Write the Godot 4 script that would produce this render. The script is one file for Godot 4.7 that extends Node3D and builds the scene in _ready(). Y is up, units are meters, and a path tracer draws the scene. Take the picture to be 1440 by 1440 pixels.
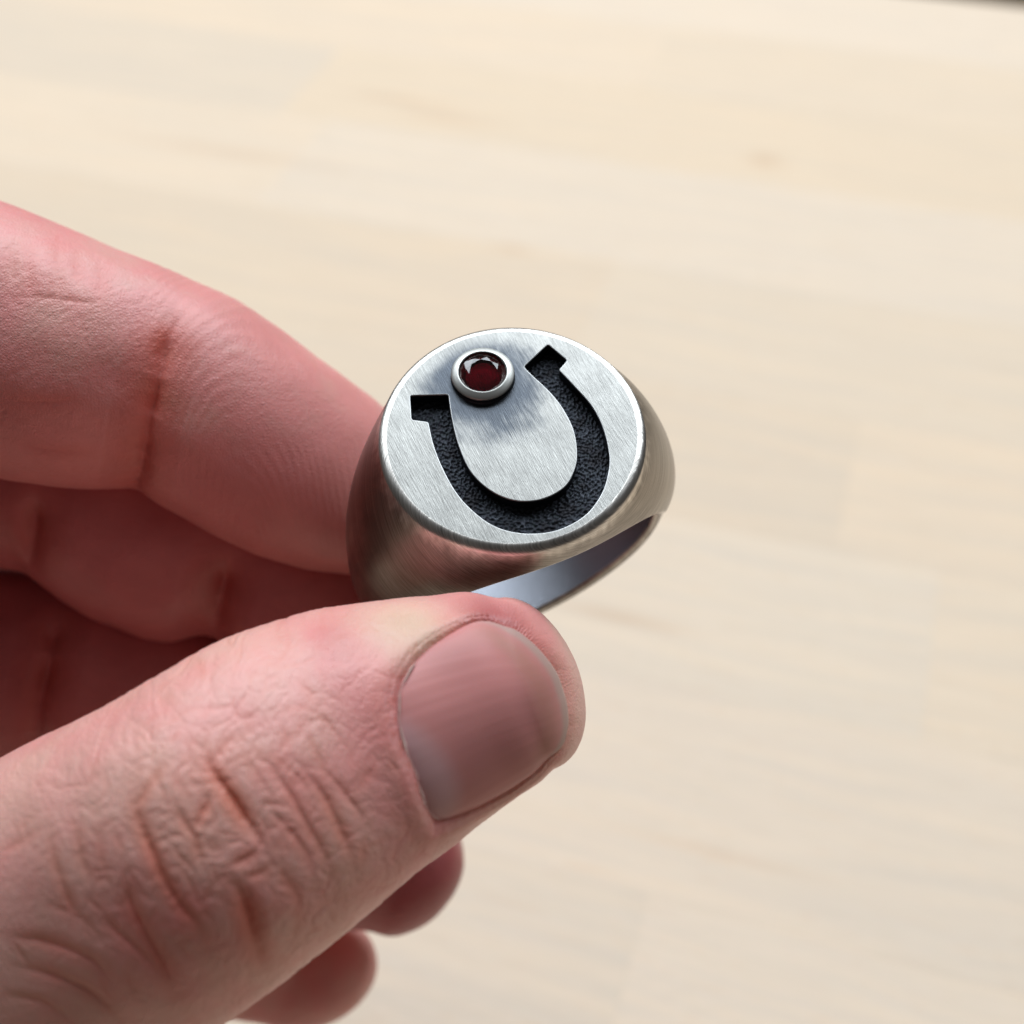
extends Node3D
# A hand holds an oxidised silver signet ring over a pale wooden worktop. Lengths in the builders are millimetres.
const MM := 0.001
const EYE_Z := 95.0          # the sculpting guides below are drawn on the plane z = 0 and pressed onto the skin from (0, 0, EYE_Z)
const PITCH := 42.0
var hold := Transform3D()    # axes of the held things: x right, y up the picture, z towards the viewer
var skin_v := PackedVector3Array()
var skin_n := PackedVector3Array()
var skin_c := PackedColorArray()
var skin_i := PackedInt32Array()
var mottled := FastNoiseLite.new()
var pores := FastNoiseLite.new()
var folds := FastNoiseLite.new()
var blotch := FastNoiseLite.new()

func _ready():
	# camera, air and light
	var cam := Camera3D.new()
	cam.name = "camera"
	var lens := CameraAttributesPhysical.new()
	lens.frustum_focal_length = 32.97
	lens.frustum_near = 0.01
	lens.frustum_far = 20.0
	lens.frustum_focus_distance = 0.089
	lens.exposure_aperture = 20.0
	cam.attributes = lens
	cam.position = Vector3(0, 0.165, 0)
	cam.rotation.x = -deg_to_rad(PITCH)
	add_child(cam)
	hold = Transform3D(Basis(Vector3.RIGHT, -deg_to_rad(PITCH)), cam.position + Basis(Vector3.RIGHT, -deg_to_rad(PITCH)) * Vector3(0, 0, -0.095))
	var we := WorldEnvironment.new()
	we.name = "world_environment"
	var env := Environment.new()
	env.background_mode = Environment.BG_COLOR
	env.background_color = Color(0.056, 0.053, 0.051).linear_to_srgb()
	env.tonemap_mode = Environment.TONE_MAPPER_LINEAR
	env.tonemap_exposure = 1.06
	env.sdfgi_enabled = true
	env.ssao_enabled = true
	env.ssil_enabled = true
	we.environment = env
	add_child(we)
	var win := AreaLight3D.new()      # daylight of a large window above and behind the worktop
	win.name = "window_daylight"
	win.area_size = Vector2(1.25, 0.63)
	win.light_color = Color(0.93, 0.97, 1.0)
	win.light_energy = 1.36
	win.shadow_enabled = true
	add_child(win)
	win.look_at_from_position(Vector3(0.01, 0.745, -0.54), Vector3(0, 0.0, -0.26), Vector3.UP)
	for n in [mottled, pores, folds, blotch]:
		n.seed = 11
	mottled.frequency = 0.11
	mottled.fractal_octaves = 1
	pores.frequency = 1.6
	pores.fractal_octaves = 2
	folds.frequency = 0.55
	folds.fractal_octaves = 2
	blotch.frequency = 0.35
	blotch.fractal_octaves = 2
	build_floor()
	build_worktop()
	build_ring()
	build_hand()

# ---------------------------------------------------------------- helpers
func tag(o: Node, label: String, category := "", group := "", kind := ""):
	if label: o.set_meta("label", label)
	if category: o.set_meta("category", category)
	if group: o.set_meta("group", group)
	if kind: o.set_meta("kind", kind)

func mesh_of(called: String, v: PackedVector3Array, n: PackedVector3Array, idx: PackedInt32Array, m: Material, parent: Node, uv := PackedVector2Array(), col := PackedColorArray()) -> MeshInstance3D:
	if idx.size() < 600000:
		for k in range(0, idx.size(), 3):      # front faces run clockwise
			var ia := idx[k]
			var ib := idx[k + 1]
			var ic := idx[k + 2]
			if (v[ib] - v[ia]).cross(v[ic] - v[ia]).dot(n[ia] + n[ib] + n[ic]) > 0.0:
				idx[k + 1] = ic
				idx[k + 2] = ib
	var a := []
	a.resize(Mesh.ARRAY_MAX)
	a[Mesh.ARRAY_VERTEX] = v
	a[Mesh.ARRAY_NORMAL] = n
	if uv.size(): a[Mesh.ARRAY_TEX_UV] = uv
	if col.size(): a[Mesh.ARRAY_COLOR] = col
	a[Mesh.ARRAY_INDEX] = idx
	var am := ArrayMesh.new()
	am.add_surface_from_arrays(Mesh.PRIMITIVE_TRIANGLES, a)
	am.surface_set_material(0, m)
	var o := MeshInstance3D.new()
	o.name = called
	o.mesh = am
	parent.add_child(o, true)
	return o

func gray_texture(w: int, h: int, f: Callable) -> ImageTexture:
	var b := PackedByteArray()
	b.resize(w * h)
	for y in h:
		for x in w:
			b[y * w + x] = clampi(int(f.call(x, y) * 255.0), 0, 255)
	return ImageTexture.create_from_image(Image.create_from_data(w, h, false, Image.FORMAT_L8, b))

func quads(idx: PackedInt32Array, rows: int, cols: int, wrap: bool, flip := false, base := 0):
	for i in rows - 1:
		for j in (cols if wrap else cols - 1):
			var k := (j + 1) % cols
			var a := base + i * cols + j
			var b := base + i * cols + k
			var c := base + (i + 1) * cols + j
			var d := base + (i + 1) * cols + k
			if flip: idx.append_array(PackedInt32Array([a, c, b, b, c, d]))
			else: idx.append_array(PackedInt32Array([a, b, c, b, d, c]))

# ---------------------------------------------------------------- setting
func build_floor():
	var m := StandardMaterial3D.new()
	m.albedo_color = Color(0.85, 0.60, 0.34).linear_to_srgb()
	m.roughness = 0.7
	var pm := PlaneMesh.new()
	pm.size = Vector2(8, 8)
	pm.material = m
	var o := MeshInstance3D.new()
	o.name = "floor"
	o.mesh = pm
	o.position = Vector3(0, -0.75, 0)
	add_child(o)
	tag(o, "dark brown floor beyond the far edge of the worktop", "", "", "structure")

func build_worktop():
	var top := Node3D.new()
	top.name = "worktop"
	add_child(top)
	top.rotation.y = -deg_to_rad(17.0)
	tag(top, "pale wooden worktop of glued strips under the hand", "worktop")
	var g := FastNoiseLite.new()
	g.seed = 5
	g.frequency = 1.0
	g.fractal_octaves = 3
	# strips across z, planks along x
	var rng := RandomNumberGenerator.new()
	rng.seed = 4
	var planks := []
	var z := -0.429
	while z < 0.22:
		var w: float = rng.randf_range(0.036, 0.044)
		var x := -0.62 - rng.randf_range(0.0, 0.2)
		while x < 0.55:
			var l: float = rng.randf_range(0.14, 0.3)
			planks.append([x, z, l, w, rng.randf_range(-1, 1), rng.randf_range(-1, 1), rng.randf() * 50.0])
			x += l
		z += w
	# one grain picture of the worktop in its own x and z, 0.7 by 0.5 m; its figure breaks off at the end of each plank
	var W := 1280
	var Hh := 1024
	var marks := [[Vector2(-29.6, -156.0), 9.0, 1.3, 0.55], [Vector2(-32.3, -315.2), 4.0, 3.0, 0.5], [Vector2(-128.7, -319.7), 12.0, 2.2, 0.35], [Vector2(-113.0, -314.0), 12.0, 3.0, 0.3], [Vector2(-78.7, -258.5), 4.0, 1.5, 0.4], [Vector2(-156.8, -280.9), 26.0, 2.5, 0.3], [Vector2(-5.8, -116.2), 12.0, 0.9, 0.3]]
	var bytes := PackedByteArray()
	bytes.resize(W * Hh * 3)
	var at := 0
	for py in Hh:
		var zz := -0.43 + (py + 0.5) / Hh * 0.5
		var row := []
		for p in planks:
			if zz >= p[1] and zz < p[1] + p[3]: row.append(p)
		var near_marks := []
		for m in marks:
			if absf(zz * 1000.0 - m[0].y) < m[2] * 3.0: near_marks.append(m)
		for px in W:
			var xx := -0.35 + (px + 0.5) / W * 0.7
			var off := 0.0
			for p in row:
				if xx >= p[0] and xx < p[0] + p[2]: off = p[6]
			var x := xx * 1000.0 + off * 40.0
			var y := zz * 1000.0 + off * 13.0
			var wob := g.get_noise_2d(x * 0.009, y * 0.03) * 4.0
			var a := g.get_noise_2d(x * 0.010 + 300.0, (y + wob) * 0.30)
			var b := g.get_noise_2d(x * 0.03 - 90.0, (y + wob) * 1.3)
			var fleck := maxf(0.0, b - 0.35) * 1.0
			var k := 1.0 + 0.034 * a + 0.030 * b - 0.08 * fleck
			var tan := 0.0
			for m in near_marks:
				var dx: float = (xx * 1000.0 - m[0].x) / m[1]
				var dz: float = (zz * 1000.0 - m[0].y) / m[2]
				tan = maxf(tan, m[3] * exp(-dx * dx - dz * dz))
			bytes[at] = clampi(int(236.0 * k * (1.0 - 0.10 * tan)), 0, 255)
			bytes[at + 1] = clampi(int(215.0 * (k - 0.012 * a - 0.06 * fleck) * (1.0 - 0.16 * tan)), 0, 255)
			bytes[at + 2] = clampi(int(190.0 * (k - 0.03 * a - 0.12 * fleck) * (1.0 - 0.21 * tan)), 0, 255)
			at += 3
	var grain := ImageTexture.create_from_image(Image.create_from_data(W, Hh, false, Image.FORMAT_RGB8, bytes))
	var mats := []
	for k in 4:
		var m := StandardMaterial3D.new()
		m.albedo_texture = grain
		m.roughness = 0.5
		m.metallic_specular = 0.30
		m.vertex_color_use_as_albedo = true
		mats.append(m)
	for p in planks:
		var v := PackedVector3Array()
		var n := PackedVector3Array()
		var uv := PackedVector2Array()
		var col := PackedColorArray()
		var idx := PackedInt32Array()
		var e := 0.00003
		var tone: float = 1.0 + 0.035 * p[4]
		var tint := Color(tone * 0.815, tone * (0.80 - 0.015 * p[5]), tone * (0.80 - 0.04 * p[5]))
		# top with a minute chamfer, then four sides
		var x0: float = p[0]
		var x1: float = p[0] + p[2]
		var z0: float = p[1]
		var z1: float = p[1] + p[3]
		var ring := [[x0 + e, z0 + e, 0.0], [x1 - e, z0 + e, 0.0], [x1 - e, z1 - e, 0.0], [x0 + e, z1 - e, 0.0]]
		var low := [[x0, z0, -e], [x1, z0, -e], [x1, z1, -e], [x0, z1, -e]]
		for q in ring:
			v.append(Vector3(q[0], q[2], q[1]))
			n.append(Vector3.UP)
		idx.append_array(PackedInt32Array([0, 1, 2, 0, 2, 3]))
		for k in 4:
			var k2 := (k + 1) % 4
			var out := [Vector3(0, 0, -1), Vector3(1, 0, 0), Vector3(0, 0, 1), Vector3(-1, 0, 0)]
			for lay in [[ring[k], ring[k2], low[k], low[k2], (out[k] + Vector3.UP).normalized()], [low[k], low[k2], [low[k][0], low[k][1], -0.027], [low[k2][0], low[k2][1], -0.027], out[k]]]:
				var b := v.size()
				for c in 4:
					var q = lay[c]
					v.append(Vector3(q[0], q[2], q[1]))
					n.append(lay[4])
				idx.append_array(PackedInt32Array([b, b + 2, b + 1, b + 1, b + 2, b + 3]))
		for q in v:
			uv.append(Vector2((q.x + 0.35) / 0.7, (q.z + q.y + 0.43) / 0.5))
			col.append(tint)
		mesh_of("plank", v, n, idx, mats[0], top, uv, col)

# ---------------------------------------------------------------- ring
const FA := 8.158
const FB := 8.559
const FH := 11.966
const RO := 12.150
const RI := 9.400
const ZH := 8.641
const Z0 := 5.312
const ZB := 4.358
const PT := 1.952
const PB := 3.720
const YB := -1.329
const HL := 0.45            # radius of the rounded lip of the hole
const YS := RI + 0.57             # the head above this height is built in level slices, the band below it on rays round the hole
const LIP := 0.6

func head_x(y: float) -> float:
	var k := (RO * RO - FA * FA) / (FH * FH)
	return sqrt(maxf(RO * RO - (k if y > 0.0 else 1.0) * y * y, 0.0))

func half_z(y: float) -> float:
	if y > 0.0:
		var t := minf(y, FH)
		return Z0 * (t - RI) * (t - FH) / (RI * FH) + ZH * t * (t - FH) / (RI * (RI - FH)) + FB * t * (t - RI) / (FH * (FH - RI))
	var s := clampf((y + RO) / RO, 0, 1)
	return ZB + (Z0 - ZB) * s * s * (3.0 - 2.0 * s)

func round_p(y: float) -> float:
	var s := clampf((FH - y) / (FH - YB), 0, 1)
	return PT + (PB - PT) * s * s * (3.0 - 2.0 * s)

func side_q(x: float, y: float) -> float:
	return absf(x) / maxf(head_x(y), 1e-5) if y > 0.0 else Vector2(x, y).length() / RO

func side_z(x: float, y: float) -> float:
	return half_z(y) * sqrt(maxf(1.0 - pow(clampf(side_q(x, y), 0, 1), round_p(y)), 0.0))

func body_f(p: Vector3) -> float:
	var q := side_q(p.x, p.y)
	var zz := p.z / half_z(p.y)
	return pow(q, round_p(p.y)) + zz * zz - 1.0

func body_n(p: Vector3) -> Vector3:
	var e := 0.01
	return Vector3(body_f(p + Vector3(e, 0, 0)) - body_f(p - Vector3(e, 0, 0)), body_f(p + Vector3(0, e, 0)) - body_f(p - Vector3(0, e, 0)), body_f(p + Vector3(0, 0, e)) - body_f(p - Vector3(0, 0, e))).normalized()

func slice_point(y: float, f: float) -> Vector3:
	# closed level slice of the head at height y, f the angle round the head
	var p := round_p(y)
	var c := cos(f)
	var s := sin(f)
	var q := pow(absf(c), 2.0 / p)
	# q^p + zz^2 = 1 with q = |c|^(2/p), zz = s
	return Vector3(signf(c) * q * head_x(y), y, s * half_z(y))


func shoe_polygon() -> PackedVector2Array:
	# outline of the recess: the inner edge down one branch and up the other, then the end of the right branch and the outer edge back
	var inner := smooth_line([Vector2(-2.53, -4.43), Vector2(-3.08, -2.61), Vector2(-3.50, -0.66), Vector2(-3.62, 1.37), Vector2(-3.18, 3.01), Vector2(-2.34, 4.25), Vector2(-1.26, 4.98), Vector2(0.01, 5.24), Vector2(1.40, 4.98), Vector2(2.54, 4.03), Vector2(3.22, 2.89), Vector2(3.69, 1.40), Vector2(3.78, -0.30), Vector2(3.58, -1.79), Vector2(3.10, -3.47), Vector2(2.88, -4.32)], 6)
	var outer := smooth_line([Vector2(4.83, -3.13), Vector2(5.17, -1.60), Vector2(5.52, 0.33), Vector2(5.40, 2.20), Vector2(4.86, 4.09), Vector2(4.20, 5.25), Vector2(3.17, 6.40), Vector2(1.65, 7.32), Vector2(-0.08, 7.59), Vector2(-1.52, 7.32), Vector2(-2.92, 6.59), Vector2(-3.98, 5.49), Vector2(-4.68, 3.94), Vector2(-5.02, 2.37), Vector2(-5.06, 0.47), Vector2(-4.89, -1.32), Vector2(-4.51, -3.04)], 6)
	var out := PackedVector2Array()
	out.append_array(inner)
	for p in [Vector2(5.09, -5.28), Vector2(5.67, -3.58)]: out.append(p)
	out.append_array(outer)
	for p in [Vector2(-5.42, -3.65), Vector2(-4.78, -5.40)]: out.append(p)
	return round_corners(out)

func round_corners(pts: PackedVector2Array) -> PackedVector2Array:
	var out := PackedVector2Array()
	var n := pts.size()
	for i in n:
		var a := pts[(i + n - 1) % n]
		var b := pts[i]
		var c := pts[(i + 1) % n]
		if absf((b - a).angle_to(c - b)) > 0.5:
			var r := 0.16
			var p := b + (a - b).normalized() * r
			var q := b + (c - b).normalized() * r
			for k in 5:
				var t := k / 4.0
				out.append(p.lerp(b, t).lerp(b.lerp(q, t), t))
		else:
			out.append(b)
	return out

func smooth_line(pts: Array, per: int) -> PackedVector2Array:
	var out := PackedVector2Array()
	for i in pts.size() - 1:
		var a: Vector2 = pts[maxi(i - 1, 0)]
		var b: Vector2 = pts[i]
		var c: Vector2 = pts[i + 1]
		var d: Vector2 = pts[mini(i + 2, pts.size() - 1)]
		for k in per:
			out.append(b.cubic_interpolate(c, a, d, k / float(per)))
	out.append(pts[-1])
	return out

func offset_loop(pts: PackedVector2Array, by: float) -> PackedVector2Array:
	# moves each point along the mean normal of its two edges, to the left of the direction of travel for positive by
	var out := PackedVector2Array()
	var n := pts.size()
	for i in n:
		var t1 := (pts[i] - pts[(i + n - 1) % n]).normalized()
		var t2 := (pts[(i + 1) % n] - pts[i]).normalized()
		var t := (t1 + t2).normalized()
		out.append(pts[i] + Vector2(-t.y, t.x) * by / maxf(0.5, t.dot(t1)))
	return out

func build_ring():
	var streak := FastNoiseLite.new()
	streak.seed = 3
	streak.frequency = 1.0
	streak.fractal_octaves = 3
	var ring := Node3D.new()
	ring.name = "signet_ring"
	add_child(ring)
	var T := Vector3(0.90596, 0.37040, -0.20505)
	var N := Vector3(-0.00125, 0.48665, 0.87360)
	var A := T.cross(N)
	ring.transform = hold * Transform3D(Basis(T, N, A), Vector3(0.02452, -0.75325, -5.45307) * MM)
	tag(ring, "oxidised silver signet ring with engraved horseshoe and dark red stone held between thumb and finger", "ring")
	# --- materials
	var S := 1024
	var lines := gray_texture(S, S, func(x, y):
		var a := streak.get_noise_2d(x * 0.42 + y * 0.016, y * 0.012)
		var b := streak.get_noise_2d(x * 0.09 - y * 0.004 + 500.0, y * 0.006 + 100.0)
		var c := streak.get_noise_2d(x * 0.22 + y * 0.05 + 900.0, y * 0.03)
		return 0.5 + 0.34 * a + 0.14 * b + 0.16 * c)
	# silver of the face: blackened round the setting, brushed bright elsewhere (x right, z down, 18 mm a side)
	var fb := PackedByteArray()
	fb.resize(S * S * 3)
	var at := 0
	for py in S:
		for px in S:
			var x := (px + 0.5) / S * 18.0 - 9.0
			var z := (py + 0.5) / S * 18.0 - 9.0
			var ln := streak.get_noise_2d(px * 0.42 + py * 0.016, py * 0.012)
			var wide := streak.get_noise_2d(px * 0.07 + 70.0, py * 0.005 + 20.0)
			var cloud := streak.get_noise_2d(px * 0.006 + 7.0, py * 0.006 + 2.0)
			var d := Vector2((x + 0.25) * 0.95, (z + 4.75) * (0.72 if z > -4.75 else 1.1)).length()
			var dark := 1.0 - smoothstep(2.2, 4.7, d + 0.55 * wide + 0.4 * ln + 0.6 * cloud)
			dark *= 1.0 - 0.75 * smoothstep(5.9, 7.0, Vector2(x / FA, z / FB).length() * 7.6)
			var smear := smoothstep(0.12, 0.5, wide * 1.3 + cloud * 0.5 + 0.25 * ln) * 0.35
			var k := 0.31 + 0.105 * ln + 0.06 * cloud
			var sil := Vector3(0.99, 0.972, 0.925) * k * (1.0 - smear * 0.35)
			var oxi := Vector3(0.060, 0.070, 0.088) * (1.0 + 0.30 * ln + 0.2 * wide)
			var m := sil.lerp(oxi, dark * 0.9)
			var cc := Color(m.x, m.y, m.z).linear_to_srgb()
			fb[at] = clampi(int(cc.r * 255.0), 0, 255)
			fb[at + 1] = clampi(int(cc.g * 255.0), 0, 255)
			fb[at + 2] = clampi(int(cc.b * 255.0), 0, 255)
			at += 3
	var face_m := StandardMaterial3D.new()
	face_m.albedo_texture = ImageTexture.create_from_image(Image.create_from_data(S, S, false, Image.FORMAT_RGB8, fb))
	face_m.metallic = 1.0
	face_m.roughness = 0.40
	face_m.heightmap_enabled = true
	face_m.heightmap_texture = lines
	face_m.heightmap_scale = 0.0020
	var side_b := PackedByteArray()
	side_b.resize(512 * 512 * 3)
	at = 0
	for py in 512:
		for px in 512:
			var ln := streak.get_noise_2d(px * 0.40, py * 0.012)
			var cl := streak.get_noise_2d(px * 0.012, py * 0.006 + 60.0)
			var k := clampf(0.60 + 0.34 * ln + 0.12 * cl, 0.1, 0.95)
			var cc := Color(k, k * 0.945, k * 0.885).linear_to_srgb()
			side_b[at] = clampi(int(cc.r * 255.0), 0, 255)
			side_b[at + 1] = clampi(int(cc.g * 255.0), 0, 255)
			side_b[at + 2] = clampi(int(cc.b * 255.0), 0, 255)
			at += 3
	var side_m := StandardMaterial3D.new()
	side_m.albedo_texture = ImageTexture.create_from_image(Image.create_from_data(512, 512, false, Image.FORMAT_RGB8, side_b))
	side_m.vertex_color_use_as_albedo = true
	side_m.metallic = 1.0
	side_m.roughness = 0.29
	side_m.heightmap_enabled = true
	side_m.heightmap_texture = lines
	side_m.heightmap_scale = 0.0010
	var bright := StandardMaterial3D.new()
	bright.albedo_color = Color(0.52, 0.515, 0.49).linear_to_srgb()
	bright.metallic = 1.0
	bright.roughness = 0.42
	var worn := StandardMaterial3D.new()
	worn.albedo_color = Color(0.45, 0.45, 0.45).linear_to_srgb()
	worn.metallic = 1.0
	worn.roughness = 0.4
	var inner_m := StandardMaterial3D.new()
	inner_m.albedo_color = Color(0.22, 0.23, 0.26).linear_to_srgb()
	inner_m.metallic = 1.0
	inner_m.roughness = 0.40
	inner_m.heightmap_enabled = true
	inner_m.heightmap_texture = lines
	inner_m.heightmap_scale = 0.0012
	var black := StandardMaterial3D.new()
	black.albedo_color = Color(0.036, 0.039, 0.048).linear_to_srgb()
	black.metallic = 0.85
	black.roughness = 0.58

	# --- band: head slices, sides round the hole
	var v := PackedVector3Array()
	var n := PackedVector3Array()
	var uv := PackedVector2Array()
	var idx := PackedInt32Array()
	var NF := 480
	var ys := []
	for k in 16: ys.append(lerpf(YS - 0.02, FH - LIP, k / 15.0))
	for y in ys:
		for j in NF:
			var p := slice_point(y, TAU * j / NF)
			v.append(p)
			n.append(body_n(p))
	# rounded rim up to the flat face
	var bend := 10
	for k in range(1, bend + 1):
		var b := PI / 2 * k / bend
		for j in NF:
			var f := TAU * j / NF
			var lowp := slice_point(FH - LIP, f)
			var e := Vector2(cos(f) / FA, sin(f) / FB).normalized()
			var nn := body_n(lowp)
			var p := lowp + Vector3(-e.x * LIP * (1.0 - cos(b)), LIP * sin(b), -e.y * LIP * (1.0 - cos(b)))
			v.append(p)
			n.append((nn * cos(b) + Vector3.UP * sin(b)).normalized())
	quads(idx, ys.size() + bend, NF, true, true)
	var NA := 600
	var NT := 34
	var kx := (RO * RO - FA * FA) / (FH * FH)
	for sgn in [1.0, -1.0]:
		var base := v.size()
		for t in NT + 5:
			for i in NA:
				var al := TAU * i / NA
				var s := sin(al)
				var c := cos(al)
				var rout := RO / sqrt(s * s + kx * c * c) if c > 0.0 else RO
				if c > 0.02: rout = minf(rout, YS / c)
				var r0 := RI + HL
				var p: Vector3
				var nn: Vector3
				if t < 5:
					# rounded lip of the hole
					var b := PI / 2 * t / 5.0
					var q := Vector3(r0 * s, r0 * c, 0)
					q.z = side_z(q.x, q.y)
					var bn := body_n(q)
					var rad := Vector3(-s, -c, 0)
					p = Vector3((r0 - HL * (1.0 - (1.0 - cos(b))) ) * s, (r0 - HL * cos(b)) * c, q.z - HL * (1.0 - sin(b)))
					nn = (rad * cos(b) + bn * sin(b)).normalized()
				else:
					var w := 1.0 - pow(1.0 - (t - 5) / float(NT - 1), 2.2)
					var r := lerpf(r0, rout, w)
					p = Vector3(r * s, r * c, 0)
					p.z = side_z(p.x, p.y)
					nn = body_n(Vector3(p.x, p.y, maxf(p.z, 0.02)))
				v.append(Vector3(p.x, p.y, p.z * sgn))
				n.append(Vector3(nn.x, nn.y, nn.z * sgn))
		quads(idx, NT + 5, NA, true, sgn > 0, base)
	for p in v:
		var q := p.rotated(Vector3.BACK, 0.35)
		uv.append(Vector2((q.y + p.z * 0.5) / 15.0, (q.x + p.z * 0.35) / 15.0))
	var wear := PackedColorArray()      # the blackening is rubbed off along the rim of the face and the lips of the hole
	for p in v:
		var rub := streak.get_noise_3d(p.x * 1.4, p.y * 0.35, p.z * 1.4)
		var t := smoothstep(1.5, 0.1, FH - p.y + 0.5 * rub)
		t = maxf(t, 0.55 * smoothstep(RI + 0.55, RI + 0.1, Vector2(p.x, p.y).length() + 0.3 * rub))
		t = maxf(t, 0.35 * smoothstep(2.0, 0.0, absf(p.z) + rub) * smoothstep(10.0, 11.5, absf(p.x)))
		var kk := lerpf(0.46, 1.15, t)
		wear.append(Color(kk, kk * lerpf(0.955, 1.0, t), kk * lerpf(0.91, 0.99, t)))
	for i in v.size(): v[i] *= MM
	mesh_of("band", v, n, idx, side_m, ring, uv, wear)

	# inner wall of the finger hole
	v = PackedVector3Array()
	n = PackedVector3Array()
	idx = PackedInt32Array()
	var iuv := PackedVector2Array()
	for k in 9:
		for i in NA:
			var al := TAU * i / NA
			var r0 := RI + HL
			var zl := side_z(r0 * sin(al), r0 * cos(al)) - HL
			v.append(Vector3(RI * sin(al), RI * cos(al), lerpf(-zl, zl, k / 8.0)) * MM)
			n.append(Vector3(-sin(al), -cos(al), 0))
			iuv.append(Vector2(k / 8.0 * 0.5, i * 5.0 / NA))
	quads(idx, 9, NA, true)
	mesh_of("inner_wall", v, n, idx, inner_m, ring, iuv)

	# --- flat face, pierced by the horseshoe
	var rim := PackedVector2Array()
	for j in NF:
		var f := TAU * j / NF
		var lowp := slice_point(FH - LIP, f)
		var e := Vector2(cos(f) / FA, sin(f) / FB).normalized()
		rim.append(Vector2(lowp.x - e.x * LIP, lowp.z - e.y * LIP))
	var shoe := shoe_polygon()
	if Geometry2D.is_polygon_clockwise(shoe): shoe.reverse()
	var wide_shoe := offset_loop(shoe, -0.07)
	if absf(poly_area(wide_shoe)) < absf(poly_area(shoe)): wide_shoe = offset_loop(shoe, 0.07)
	v = PackedVector3Array()
	n = PackedVector3Array()
	uv = PackedVector2Array()
	idx = PackedInt32Array()
	for half in [PackedVector2Array([Vector2(-20, -20), Vector2(0.1, -20), Vector2(0.1, 20), Vector2(-20, 20)]), PackedVector2Array([Vector2(0.1, -20), Vector2(20, -20), Vector2(20, 20), Vector2(0.1, 20)])]:
		for part in Geometry2D.intersect_polygons(rim, half):
			for piece in Geometry2D.clip_polygons(part, wide_shoe):
				var tri := Geometry2D.triangulate_polygon(piece)
				var base := v.size()
				for p in piece:
					v.append(Vector3(p.x, FH, p.y) * MM)
					n.append(Vector3.UP)
					uv.append(Vector2(p.x / 18.0 + 0.5, p.y / 18.0 + 0.5))
				for k in tri: idx.append(base + k)
	mesh_of("face", v, n, idx, face_m, ring, uv)
	# worn bright edge of the recess
	v = PackedVector3Array()
	n = PackedVector3Array()
	idx = PackedInt32Array()
	var dep := 0.85
	for k in 4:
		var b := PI / 2 * k / 3.0
		for i in shoe.size():
			var o := shoe[i].lerp(wide_shoe[i], 1.0 - sin(b))
			var dir := (shoe[i] - wide_shoe[i]).normalized()
			v.append(Vector3(o.x, FH - 0.07 * (1.0 - cos(b)), o.y) * MM)
			n.append((Vector3.UP * cos(b) + Vector3(dir.x, 0, dir.y) * sin(b)).normalized())
	quads(idx, 4, shoe.size(), true)
	mesh_of("recess_edge", v, n, idx, worn, ring)
	# black recess: walls and a punched floor
	v = PackedVector3Array()
	n = PackedVector3Array()
	idx = PackedInt32Array()
	for k in 2:
		for i in shoe.size():
			var dir := (shoe[i] - wide_shoe[i]).normalized()
			v.append(Vector3(shoe[i].x, FH - (0.07 if k == 0 else dep + 0.1), shoe[i].y) * MM)
			n.append(Vector3(dir.x, 0, dir.y))
	quads(idx, 2, shoe.size(), true)
	var step := 0.06
	var gx := 200
	var gz := 215
	var base := v.size()
	var hs := PackedFloat32Array()
	hs.resize(gx * gz)
	var punch := FastNoiseLite.new()
	punch.seed = 8
	punch.frequency = 1.0
	punch.noise_type = FastNoiseLite.TYPE_CELLULAR
	punch.cellular_return_type = FastNoiseLite.RETURN_DISTANCE
	punch.fractal_type = FastNoiseLite.FRACTAL_NONE
	for j in gz:
		for i in gx:
			var x := -6.0 + i * step
			var z := -5.6 + j * step
			# punch marks run in short rows across the branch
			var ang := atan2(x - 0.3, -(z - 0.5))
			var rad := Vector2(x - 0.3, z - 0.5).length()
			var c := punch.get_noise_2d(ang * 21.0, rad * 5.0)
			hs[j * gx + i] = -0.10 * clampf(1.0 - (c + 1.0) * 1.5, 0.0, 1.0) + 0.05 * pores.get_noise_2d(x * 2.0, z * 2.0)
	var need := PackedByteArray()
	need.resize(gx * gz)
	for j in gz:
		for i in gx:
			need[j * gx + i] = 1 if Geometry2D.is_point_in_polygon(Vector2(-6.0 + i * step, -5.6 + j * step), wide_shoe) else 0
	for j in gz:
		for i in gx:
			var hgt := hs[j * gx + i]
			v.append(Vector3(-6.0 + i * step, FH - dep + hgt, -5.6 + j * step) * MM)
			var hx := hs[j * gx + mini(i + 1, gx - 1)] - hs[j * gx + maxi(i - 1, 0)]
			var hz := hs[mini(j + 1, gz - 1) * gx + i] - hs[maxi(j - 1, 0) * gx + i]
			n.append(Vector3(-hx, 2.0 * step, -hz).normalized())
	for j in gz - 1:
		for i in gx - 1:
			var a := j * gx + i
			if need[a] + need[a + 1] + need[a + gx] + need[a + gx + 1] > 0:
				idx.append_array(PackedInt32Array([base + a, base + a + 1, base + a + gx, base + a + 1, base + a + gx + 1, base + a + gx]))
	var soot := PackedColorArray()
	for k in v.size():
		var p := v[k] / MM
		var wornness := clampf(0.5 + 1.3 * streak.get_noise_2d(p.x * 0.5 + 30.0, p.z * 0.5), 0, 1)
		var high := smoothstep(-0.03, 0.05, p.y - (FH - dep)) if k >= base else 0.2
		var g := lerpf(0.022, 0.075, wornness * high) + 0.012 * wornness
		soot.append(Color(g * 0.92, g, g * 1.22))
	var sooty := StandardMaterial3D.new()
	sooty.vertex_color_use_as_albedo = true
	sooty.metallic = 0.85
	sooty.roughness = 0.54
	mesh_of("horseshoe_recess", v, n, idx, sooty, ring, PackedVector2Array(), soot)

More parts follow.
